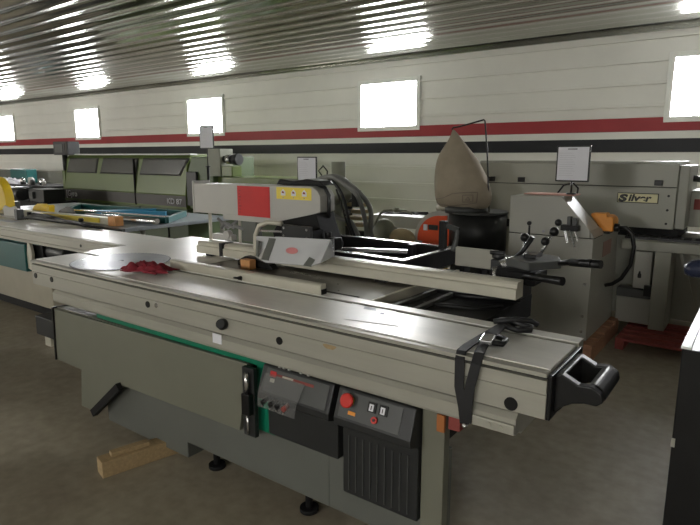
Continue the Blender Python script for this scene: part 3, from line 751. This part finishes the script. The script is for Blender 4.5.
# printed outline on bag front
def on_bag(x,z):
    d_=zt-z
    for a,b in zip(rows,rows[1:]):
        if a[0]<=d_<=b[0]:
            t=(d_-a[0])/(b[0]-a[0]); rx=a[1]+(b[1]-a[1])*t; ry=a[2]+(b[2]-a[2])*t; cx=a[3]+(b[3]-a[3])*t
            u=max(-.97,min(.97,(x-cx)/rx)); return (x,5.2-ry*1.04*math.sqrt(1-u*u)-.004,z)
    return (x,5.2,z)
def pline(pts,w=.006):
    m=MB(); P=[]
    for a,b in zip(pts,pts[1:]):
        for i in range(6):
            t=i/6; P.append(on_bag(a[0]+(b[0]-a[0])*t,a[1]+(b[1]-a[1])*t))
    P.append(on_bag(*pts[-1])); return m.tube(P,w,6)
pline([(-2.66,1.19),(-2.65,1.235),(-2.54,1.255),(-2.44,1.30),(-2.34,1.31),(-2.22,1.315),(-2.225,1.215),(-2.34,1.195),(-2.48,1.175),(-2.66,1.19)],.004).build('printed_outline','bagink',bo)
pline([(-2.345,1.22),(-2.345,1.285),(-2.255,1.29),(-2.255,1.225),(-2.345,1.22)],.004).build('printed_emblem','bagink',bo)
pline([(-2.32,1.24),(-2.295,1.27),(-2.28,1.24),(-2.32,1.24)],.004).build('printed_emblem','bagink',bo)
MB().tube([(-2.575,5.2,1.905),(-2.555,5.2,1.925),(-2.52,5.2,1.925),(-2.40,5.2,1.95),(-2.245,5.2,1.985),(-2.235,5.2,1.975),(-2.20,5.2,1.70),(-2.16,5.2,1.20),(-2.15,5.2,1.05)],.008,8).build('hanger_wire','black',dc)
MB().cyl((-2.30,5.27,.72),(-2.30,5.27,1.10),.28,36).build('dust_drum','console',dc)
MB().cyl((-2.30,5.27,1.10),(-2.30,5.27,1.12),.29,36).build('drum_rim','console_face',dc)
MB().cyl((-2.41,5.22,1.10),(-2.41,5.22,1.17),.20,28).build('bag_collar','console_face',dc)
MB().cyl((-2.30,5.27,.10),(-2.30,5.27,.72),.25,36).box(-2.6,-2.02,5.0,5.56,.0,.10).build('lower_drum','console',dc)
# fan housing
fh = MB().cyl((-2.63,5.12,.82),(-2.63,5.24,.82),.29,40).build('fan_housing','boxgrey',dc)
pts=[(.0,.0)]
MB().prism([(-2.63+.245*math.cos(a),.82+.245*math.sin(a)) for a in [R(185-100*k/12) for k in range(13)]]+[(-2.55,1.07),(-2.55,.80)],'y',5.10,5.12).build('red_cover','rorange',dc)
MB().prism([(-2.63+.19*math.cos(a),.82+.19*math.sin(a)) for a in [2*PI*k/30 for k in range(30)]],'y',5.095,5.10).build('red_fan_plate','rorange',dc)
B(-2.80,-2.755,5.085,5.0995,.91,.97).build('white_label','white',dc)
B(-2.74,-2.64,5.085,5.0995,.92,.97).build('rating_plate','console',dc)
MB().cyl((-2.70,5.2,1.12),(-2.60,5.2,1.17),.04,14).build('inlet_lip','cream',dc)
B(-2.84,-2.66,5.12,5.24,.0,.60).build('fan_stand','console',dc)
# yellow tag behind and small white post
tag(B(-2.86,-2.80,5.6,5.66,0,1.23).build('yellow_post','yellow'),'thin yellow post standing behind the red fan housing','post')
tag(B(-3.0,-2.90,6.5,6.58,0,1.45).build('switch_post','boxgrey',None,.005),'slim pale post behind the tan filter bag','post')

# ------------------------------------------------------------ hose machine in the middle
hm = thing('boring_machine',(-3.1,4.1,0),'grey green column machine with arching grey hoses behind the saw','machine')
MB().cyl((-3.13,4.1,.55),(-3.13,4.1,1.60),.062,28).build('column','pillar',hm)
MB().box(-3.4,-2.62,3.8,4.36,0,.75).build('machine_base','pillar',hm,.02)
MB().prism([(-3.36,1.27),(-3.34,1.43),(-3.24,1.46),(-3.06,1.44),(-3.02,1.30),(-3.1,1.22)],'y',3.98,4.2).box(-3.32,-3.18,4.0,4.18,.75,1.25).build('head','pillar',hm,.02)
def arc(p, r=.03, m='hose', nm='hose'):
    # catmull-rom
    P=[Vector(q) for q in p]; Q=[]
    for i in range(len(P)-1):
        a=P[max(i-1,0)];b=P[i];c=P[i+1];d=P[min(i+2,len(P)-1)]
        for k in range(6):
            t=k/6; Q.append(.5*((2*b)+(c-a)*t+(2*a-5*b+4*c-d)*t*t+(3*b-a-3*c+d)*t**3))
    Q.append(P[-1])
    return MB().tube(Q,r,10).build(nm,m,hm)
arc([(-3.25,3.96,1.44),(-3.157,3.94,1.468),(-3.003,3.94,1.471),(-2.843,3.95,1.38),(-2.729,3.97,1.27),(-2.707,4.0,1.17),(-2.725,4.02,1.0),(-2.70,4.05,.80)],.021)
arc([(-3.20,3.93,1.455),(-3.05,3.90,1.475),(-2.92,3.9,1.42),(-2.80,3.92,1.33),(-2.755,3.95,1.19),(-2.74,3.98,1.02),(-2.76,4.0,.8)],.020)
arc([(-3.10,3.92,1.46),(-3.025,3.9,1.425),(-2.94,3.9,1.33),(-2.89,3.9,1.20),(-2.86,3.92,1.05),(-2.80,4.0,.85)],.014,'console')
arc([(-3.15,3.93,1.30),(-3.125,3.92,1.26),(-3.06,3.92,1.16),(-2.971,3.92,1.115),(-2.88,3.94,1.10),(-2.80,3.95,.98)],.018)
arc([(-3.0,3.9,1.37),(-2.95,3.9,1.26),(-2.90,3.9,1.12),(-2.82,3.9,.95)],.009,'black','thin_hose')
B(-2.90,-2.84,3.98,4.05,1.22,1.36).build('black_valve_block','black',hm,.006)
B(-3.33,-3.17,3.94,3.98,1.10,1.155).build('pink_bracket',mat('faded pink paint',(.5,.2,.16),.6),hm,.004)
for i in range(4):
    B(-3.12,-2.93,4.18,4.32,1.02+i*.06,1.05+i*.06).build('tan_slat','tan',hm,.004)
B(-3.16,-3.12,4.18,4.30,.75,1.26).build('slat_upright','console',hm)
MB().cyl((-2.98,4.12,.93),(-2.80,4.12,.93),.07,16).build('dark_motor','console',hm)
MB().cyl((-3.0,4.0,1.17),(-2.93,4.0,1.175),.018,12).build('bright_fitting','steel',hm)
MB().tube([(-3.22,4.0,1.46),(-3.26,3.98,1.52),(-3.21,3.98,1.56)],.006).tube([(-3.18,4.0,1.46),(-3.16,3.98,1.52),(-3.21,3.98,1.57)],.006).build('wire_stub','black',hm)
# vegetation-like prickly hose clamp stack + covered lump
lm = thing('covered_motor',(-2.85,4.6,.0),'grey green covered motor with a bent pipe handle behind the black frame','motor')
B(-3.1,-2.55,4.45,4.9,0,.80).build('motor_stand','greyd',lm,.01)
MB().ball((-2.99,4.65,.91),.12,20,12,(1.0,.9,1.2)).build('motor_cover','pillar',lm)
MB().ball((-2.79,4.65,.87),.095,16,10,(1.5,1,1.1)).build('brown_cover','tan',lm)
MB().tube([(-3.07,4.6,.98),(-3.043,4.6,1.05),(-3.0,4.6,1.11),(-2.964,4.6,1.136),(-2.829,4.6,1.15),(-2.72,4.6,1.145),(-2.65,4.6,1.12)],.012,10).tube([(-2.86,4.6,1.15),(-2.80,4.6,1.152)],.02,10).build('bent_pipe','pillar',lm)
fb = thing('rack_table',(-3.2,6.3,0),'low grey steel rack table with dark rods beyond the column machine','table')
B(-4.1,-3.0,6.0,6.6,.78,.92).build('table_top','silver',fb,.005)
MB().cyl((-3.9,6.0,.95),(-3.0,6.0,.98),.012).cyl((-3.95,6.1,.95),(-3.3,6.1,.98),.01).build('dark_rod','black',fb)
for x,yy in ((-4.05,6.05),(-3.05,6.05),(-4.05,6.55),(-3.05,6.55)): B(x-.03,x+.03,yy-.03,yy+.03,0,.78).build('leg','greyd',fb)
sign(-4.26,5.0,1.235,1.63,.26,.30,'black framed information sign standing behind the grey overhead guard box')

# ------------------------------------------------------------ green edge bander KD 87
kd = thing('edge_bander',(-9.5,6.4,0),'olive green edge banding machine marked KD 87 with three smoked windows','machine')
gx0,gx1 = -11.55,-7.72
YG = 6.0
poly = [(YG,.78),(YG,.98),(YG-.01,1.02),(YG+.06,1.60),(YG+.14,1.665),(YG+.30,1.68),(YG+1.0,1.68),(YG+1.0,.78)]
gb = MB().prism(poly,'x',gx0,gx1).build('hood','green',kd,.01)
B(gx0,gx1+.02,YG+.10,YG+.25,1.665,1.69).build('hood_top_trim','frame_white',kd,.004)
def gslope(x0,x1,x0t,x1t,z0,z1,lift=.012):
    f=lambda z: YG-.01+(z-1.02)/.58*.07-lift
    return MB().add([(x0,f(z0),z0),(x1,f(z0),z0),(x1t,f(z1),z1),(x0t,f(z1),z1),(x0,f(z0)+.02,z0),(x1,f(z0)+.02,z0),(x1t,f(z1)+.02,z1),(x0t,f(z1)+.02,z1)],[(0,1,2,3),(7,6,5,4),(0,4,5,1),(1,5,6,2),(2,6,7,3),(3,7,4,0)])
for a,b in ((-11.45,-10.42),(-10.24,-9.14),(-8.98,-7.90)):
    w=gslope(a,b,a+.10,b+(.0 if b<-8 else .14)+.06,1.34,1.60).build('smoked_window','smoke',gb,.01)
    gslope(a-.03,b+.03,a+.07,b+(.0 if b<-8 else .14)+.09,1.325,1.615,.004).build('window_rubber','rubber',w)
B(-9.13,-9.11,YG-.022,YG+.02,.80,1.60).build('door_gap','blackm',gb)
B(gx0,gx1-.0,YG-.012,YG,.82,1.0).build('charcoal_band','char',gb)
text('[Gyro','maker_lettering','white',gb,(-11.50,YG-.016,.86),.17,ext=.002)
text('KD 87','model_lettering','white',gb,(-8.22,YG-.016,.86),.13,ext=.002,sx=1.15)
B(gx0+.05,gx1-.05,YG+.05,YG+.95,.10,.78).build('base_cabinet','greend',kd,.01)
for x in (-9.1,-8.3): B(x,x+.02,YG+.03,YG+.05,.12,.76).build('door_gap','blackm',kd)
B(-8.05,-7.95,YG+.02,YG+.05,.55,.62).build('red_switch','redw',kd)
# end section
MB().prism([(-7.70,.80),(-7.70,1.42),(-7.60,1.63),(-7.10,1.64),(-7.10,.80)],'y',YG+.05,YG+.95).build('end_section','greend',kd,.01)
B(-7.70,-7.45,YG+.0,YG+.05,.85,1.40).build('dark_side_panel','console',kd,.01)
MB().box(-7.14,-6.84,YG-.02,YG+.25,1.34,1.76).build('control_box','pillar',kd,.01)
B(-6.84,-6.60,YG,YG+.2,1.34,1.50).build('bracket_box','green',kd,.01)
MB().cyl((-6.86,YG+.08,1.60),(-6.58,YG+.08,1.60),.055,18).cyl((-6.62,YG+.08,1.60),(-6.52,YG+.08,1.60),.085,18).build('feed_motor','console',kd)
MB().cyl((-6.78,YG+.08,1.60),(-6.68,YG+.08,1.60),.075,18).build('motor_ring','steel',kd)
B(-7.1,-5.2,YG+.15,YG+.8,.95,1.33).build('rear_extension','green',kd,.01)
B(-7.1,-5.2,YG+.2,YG+.75,.0,.95).build('rear_base','greend',kd,.01)
# tall control post at left
MB().box(-11.62,-11.52,YG+.0,YG+.10,.2,1.36).build('green_post','green',kd,.008)
MB().cyl((-11.55,YG+.05,1.36),(-11.55,YG+.05,1.68),.05,14).build('post_neck','console',kd)
B(-11.82,-11.27,YG-.03,YG+.22,1.67,1.935).build('post_control_box','console',kd,.01)
ch_ = [o for o in kd.children if o.name.startswith('post_control_box')][0]
B(-11.75,-11.45,YG-.04,YG-.03,1.72,1.88).build('screen','console_face',ch_,.004)
for x in (-11.40,-11.33): B(x,x+.03,YG-.04,YG-.03,1.70,1.90).build('button_column','char',ch_)
sign(-6.55,5.5,1.50,2.065,.27,.30,'black framed information sign on a thin pole on the green machine, before the window')
bs = MB().box(-6.62,-6.48,5.46,5.54,1.40,1.50) 
bsx = [o for o in bpy.data.objects if o.name.startswith('sign_base')][-1]
fs_ = thing('floor_stand',(-6.55,5.5,0),'thin dark floor post carrying the white sign beside the green machine','stand')
MB().cyl((-6.55,5.5,.02),(-6.55,5.5,1.499),.02,12).cyl((-6.55,5.5,0),(-6.55,5.5,.02),.16,24).build('post','console',fs_)

# ------------------------------------------------------------ left sliding saw (teal)
ls = thing('sliding_table_saw',(-6.0,3.0,0),'teal and cream sliding table saw at the left, with wide steel tables','saw')
YL = 2.72
prof_x([(YL,.775),(YL,.80),(YL+.008,.805),(YL+.008,.812),(YL,.816),(YL,.87),(YL+.01,.872),(YL+.01,.88),(YL-.004,.882),(YL-.004,.897),(YL,.90),(3.25,.90),(3.25,.775)],-7.9,-4.30).build('sliding_carriage','alu',ls)
B(-7.9,-4.30,YL+.03,3.24,.90,.9035).build('carriage_top','alu_top',ls)
for i in range(1): MB().cyl((-5.05,YL-.004,.84),(-5.05,YL+.005,.84),.014,14).build('hole_plug','black',ls)
cap = B(-4.30,-4.28,YL+.01,3.26,.80,.903).build('carriage_end','black',ls)
B(-9.2,-5.42,3.40,4.92,.862,.90).build('outrigger_table','tableblue',ls,.004)
B(-9.2,-5.40,3.36,3.40,.845,.90).build('table_lip','console_face',ls,.003)
B(-8.4,-5.3,3.252,3.36,.80,.862).build('table_bridge','console',ls)
for x,yy in ((-5.55,3.7),(-5.5,4.8),(-9.0,4.8)): MB().cyl((x,yy,0),(x,yy,.862),.028,14).build('leg','silver',ls)
B(-8.9,-5.78,YL+.05,3.2,.10,.46).build('lower_body','cream_dark',ls,.01)
B(-8.9,-5.8,YL+.09,3.15,.0,.10).build('kick_plinth','blackm',ls)
B(-8.9,-6.17,YL+.0,3.2,.46,.75).build('teal_cabinet','teal',ls,.008)
B(-8.9,-6.0,YL+.06,3.2,.75,.775).build('teal_strip','teal',ls,.003)
B(-6.17,-5.95,YL+.08,3.2,.46,.75).build('dark_recess','blackm',ls)
MB().prism([(-6.20,.50),(-6.09,.48),(-6.06,.66),(-6.11,.80),(-6.14,.80),(-6.17,.66)],'y',YL+.02,YL+.05).build('hanging_bracket','cream',ls,.003)
MB().cyl((-5.95,2.90,.68),(-5.6,2.90,.68),.085,18).box(-5.9,-4.9,3.0,3.2,.60,.77).build('end_motor','console',ls,.01)
# yellow blade guard wheel
yg = thing('blade_guard',(-8.75,3.6,.90),'tall rounded yellow blade guard at the left edge of the photograph','guard')
MB().prism([(-9.2,.905)]+[(-8.86+.34*math.cos(a),1.02+.34*math.sin(a)) for a in [R(180-180*k/16) for k in range(17)]]+[(-8.52,.905)],'y',3.58,3.70).build('guard_shell','yellow',yg,.015)
B(-9.05,-8.55,3.70,3.78,.90,1.02).build('guard_mount','console_face',yg,.004)
# yellow fence piece on the left
yp = thing('riving_guard',(-7.3,3.5,.9),'small yellow curved blade cover among the parts on the left saw','guard')
MB().prism([(-7.50,.98),(-7.46,1.03),(-7.36,1.065),(-7.24,1.065),(-7.14,1.03),(-7.09,1.065),(-7.06,1.05),(-7.08,.95),(-7.3,.945)],'y',3.45,3.52).build('cover_blade','yellow',yp,.006)
B(-7.48,-7.10,3.46,3.51,.90,.96).build('cover_foot','console_face',yp,.003)
cf = thing('crosscut_fence',(-6.6,3.5,.9),'yellowish aluminium fence with black clamps lying across the left saw','fence')
fr_ = MB().bar((-7.9,3.36,.945),(-5.80,3.50,.945),.07,.08).build('fence_profile','cream',cf,.004)
MB().bar((-7.1,3.36,.95),(-5.95,3.435,.95),.02,.05).build('yellow_scale','ylabel',cf)
for x in (-7.35,-6.15): MB().cyl((x,3.36,.95),(x,3.32,.95),.022,12).build('clamp_knob','black',cf)
tag(B(-5.80,-5.66,3.45,3.55,.9005,1.0).build('timber_end_block','woodo',None,.004),'square orange timber block at the end of the yellowish fence','block')
gp = thing('fence_plate',(-7.8,3.3,.9),'pale grey angular steel bracket plate standing on the left saw beside the yellow guard','plate')
MB().prism([(-7.75,.905),(-7.78,1.0),(-7.72,1.04),(-7.60,1.02),(-7.45,1.045),(-7.40,1.0),(-7.46,.97),(-7.44,.905)],'y',3.22,3.24).build('plate','boxgrey',gp,.002)
B(-7.75,-7.40,3.20,3.26,.9036,.915).build('plate_foot','boxgrey',gp)
gp2 = thing('fence_plate',(-6.75,3.5,.9),'grey steel shield plate right of the small yellow cover on the left saw','plate')
MB().prism([(-7.04,.905),(-7.0,.99),(-6.82,1.05),(-6.70,1.04),(-6.62,.97),(-6.65,.905)],'y',3.53,3.55).build('plate','console_face',gp2,.002)
B(-7.04,-6.65,3.51,3.57,.9005,.912).build('plate_foot','console_face',gp2)
cbm = MB()
rnd = random.Random(3)
for k in range(4):
    pts=[(-7.10+.04*k,3.14,.925),(-6.95,3.12+.03*k,.95+.012*k),(-6.6,3.14+.02*k,.955+.01*k),(-6.25,3.17,.94+.008*k),(-6.0+.08*k,3.22,.922),(-5.8+.1*k,3.20,.918)]
    cbm.tube(pts,.013,8)
tag(cbm.build('cable_bundle','black'),'bundle of black cables lying on the left saw table','cable')
wp = tag(MB().box(-7.20,-7.13,3.10,3.18,.905,1.03).build('cable_clip','console_face',None,.004),'small grey upright clip left of the black cable bundle','clip')
tf = thing('teal_frame',(-6.2,4.2,.9),'teal painted frame with bright edges resting on the left saw outrigger table','frame')
fm=MB()
for p,q in (((-8.0,4.35,.94),(-5.9,4.55,.94)),((-7.3,3.75,.94),(-5.45,3.95,.94)),((-5.45,3.95,.94),(-5.9,4.55,.94)),((-8.0,4.35,.94),(-7.3,3.75,.94))): fm.bar(p,q,.05,.07)
fm.build('frame_rail','teal',tf,.003)
MB().bar((-7.25,3.72,.985),(-5.43,3.92,.985),.03,.014).build('bright_edge','steel',tf)
MB().bar((-6.9,3.78,.96),(-6.4,4.50,.96),.04,.04).build('crossbar','blue',tf,.003)
MB().bar((-6.6,3.80,.975),(-5.8,4.2,.975),.05,.05).build('blue_bar','blue',tf,.003)
tag(MB().cyl((-6.6,3.66,.945),(-5.38,3.78,.945),.035,16).build('round_tube','steel'),'bright round steel tube lying in front of the teal frame','tube')
wpp = tag(B(-7.65,-6.95,2.95,3.05,.9037,.906).build('paper_sheet','white'),'white sheet of paper lying flat near the left end of the left saw','paper')
# dark motor cluster behind
dk = thing('planer_machine',(-11.5,5.3,0),'dark blackish machine with motor and handwheel behind the yellow guard','machine')
B(-13.0,-10.55,5.1,5.7,0,.82).build('machine_base','blackm',dk,.01)
MB().cyl((-11.8,5.05,.95),(-11.3,5.05,.95),.12,20).box(-12.4,-11.85,5.1,5.5,.82,1.05).box(-11.15,-10.6,5.1,5.5,.82,1.05).build('motor','console',dk,.01)
hw = MB(); c0=Vector((-12.0,5.0,.95))
hw.tube([(c0.x+.10*math.cos(a),c0.y,c0.z+.10*math.sin(a)) for a in [2*PI*k/24 for k in range(25)]],.012,8,False)
hw.build('handwheel','steel',dk)
B(-11.05,-10.92,5.05,5.1,.88,1.0).build('grey_plate','console_face',dk)
MB().cyl((-11.5,5.0,1.06),(-11.45,5.0,1.08),.02).build('bright_cap','steel',dk)
# far workbench with clutter
wbk = thing('workbench',(-17.,7.6,0),'dark topped workbench with clutter far back at the left','workbench')
B(-19.5,-14.8,7.2,8.2,.82,.89).build('bench_top','blackm',wbk,.01)
for x,yy in ((-19.3,7.3),(-15.,7.3),(-19.3,8.2),(-15.,8.2)): B(x-.05,x+.05,yy-.05,yy+.05,0,.82).build('leg','console',wbk)
B(-19.4,-14.9,7.5,8.2,.45,.5).build('shelf','console',wbk)
tag(cloth('plastic_sheet',-17.6,7.5,.89,1.9,.5,'white',.16,seed=9),'crumpled white plastic sheet on the far workbench','sheet')
tag(B(-20.2,-18.3,8.3,8.6,0,1.24).build('storage_bin','greyd',None,.02),'tall dark grey green bin behind the left end of the far workbench','bin')
tag(B(-18.2,-17.2,7.85,8.15,.8905,1.28).build('storage_bin','teal',None,.02),'teal storage bin, right of the dark bin on the far workbench','bin')
g_ = [(-16.45,7.4,.07,'glass jar-shaped steel canister','steel'),(-16.2,7.5,.08,'','boxgrey'),(-15.9,7.4,.06,'','console_face'),(-15.6,7.5,.07,'','steel'),(-15.3,7.4,.05,'','boxgrey')]
labs = ['bright steel tin beside the white plastic sheet on the far workbench','pale grey tin, second of the five tins from the left on the far bench','small dark tin, middle of the five tins on the far bench','bright steel tin, fourth of five along the far bench','smallest pale tin at the right end of the far workbench']
for (x,yy,r,_,mt_),lb in zip(g_,labs):
    tag(MB().tube([(x,yy,.8905),(x,yy,.89+r*2),(x,yy,.89+r*2.4)],[r,r,r*.7],16).build('tin',mt_),lb,'tin','tins on the far workbench')

# ------------------------------------------------------------ right foreground black machine
rb = thing('black_machine_cabinet',(.35,2.7,0),'tall black steel machine cabinet at the right edge of the photograph','machine')
B(-.175,1.1,2.05,3.45,.0,1.04).build('cabinet_body','black',rb,.004)
MB().prism([(-.178,2.05),(-.150,2.05),(-.16,3.2),(-.178,3.2)],'z',1.04,1.048).build('white_edge','frame_white',rb)  # narrow white strip along the cabinet's top left edge
MB().bar((-.10,2.046,.80),(.10,2.046,.74),.003,.003).build('scratch','ink',rb)
for z,h in ((.70,.03),(.10,.05),(.06,.03)): B(-.1765,-.165,2.045,2.05,z,z+h).build('chipped_paint','alu',rb)
MB().tube([(-.245,2.62,1.20),(-.22,2.62,1.205),(-.15,2.62,1.215),(.0,2.63,1.225),(.35,2.65,1.23),(.75,2.68,1.23)],[.02,.035,.045,.05,.055,.055],16).build('curved_handle','bluesheen',rb)
MB().cyl((.7,2.68,1.04),(.7,2.68,1.23),.03,14).build('handle_post','console',rb)

# ------------------------------------------------------------ world, camera, look
w = bpy.data.worlds.new('sky'); S.world = w; w.use_nodes = True
bg = w.node_tree.nodes['Background']; bg.inputs['Color'].default_value = (.7,.8,1,1); bg.inputs['Strength'].default_value = .4

cam = bpy.data.cameras.new('camera'); co_ = bpy.data.objects.new('camera',cam); C.objects.link(co_)
cam.sensor_width = 36; cam.lens = 36*571/700; cam.clip_end = 100; cam.clip_start = .05
co_.location = (0,0,1.65); co_.rotation_euler = (PI/2-math.atan(106.5/571),0,R(36.2))
S.camera = co_
S.view_settings.view_transform = 'Standard'; S.view_settings.look = 'None'; S.view_settings.gamma = 1; S.view_settings.exposure = 0.12
S.view_settings.use_curve_mapping = False
S.cycles.use_denoising = True
S.cycles.max_bounces = 8; S.cycles.diffuse_bounces = 5; S.cycles.glossy_bounces = 4; S.cycles.sample_clamp_indirect = 6
for o in bpy.data.objects:
    if '_o' in o: del o['_o']
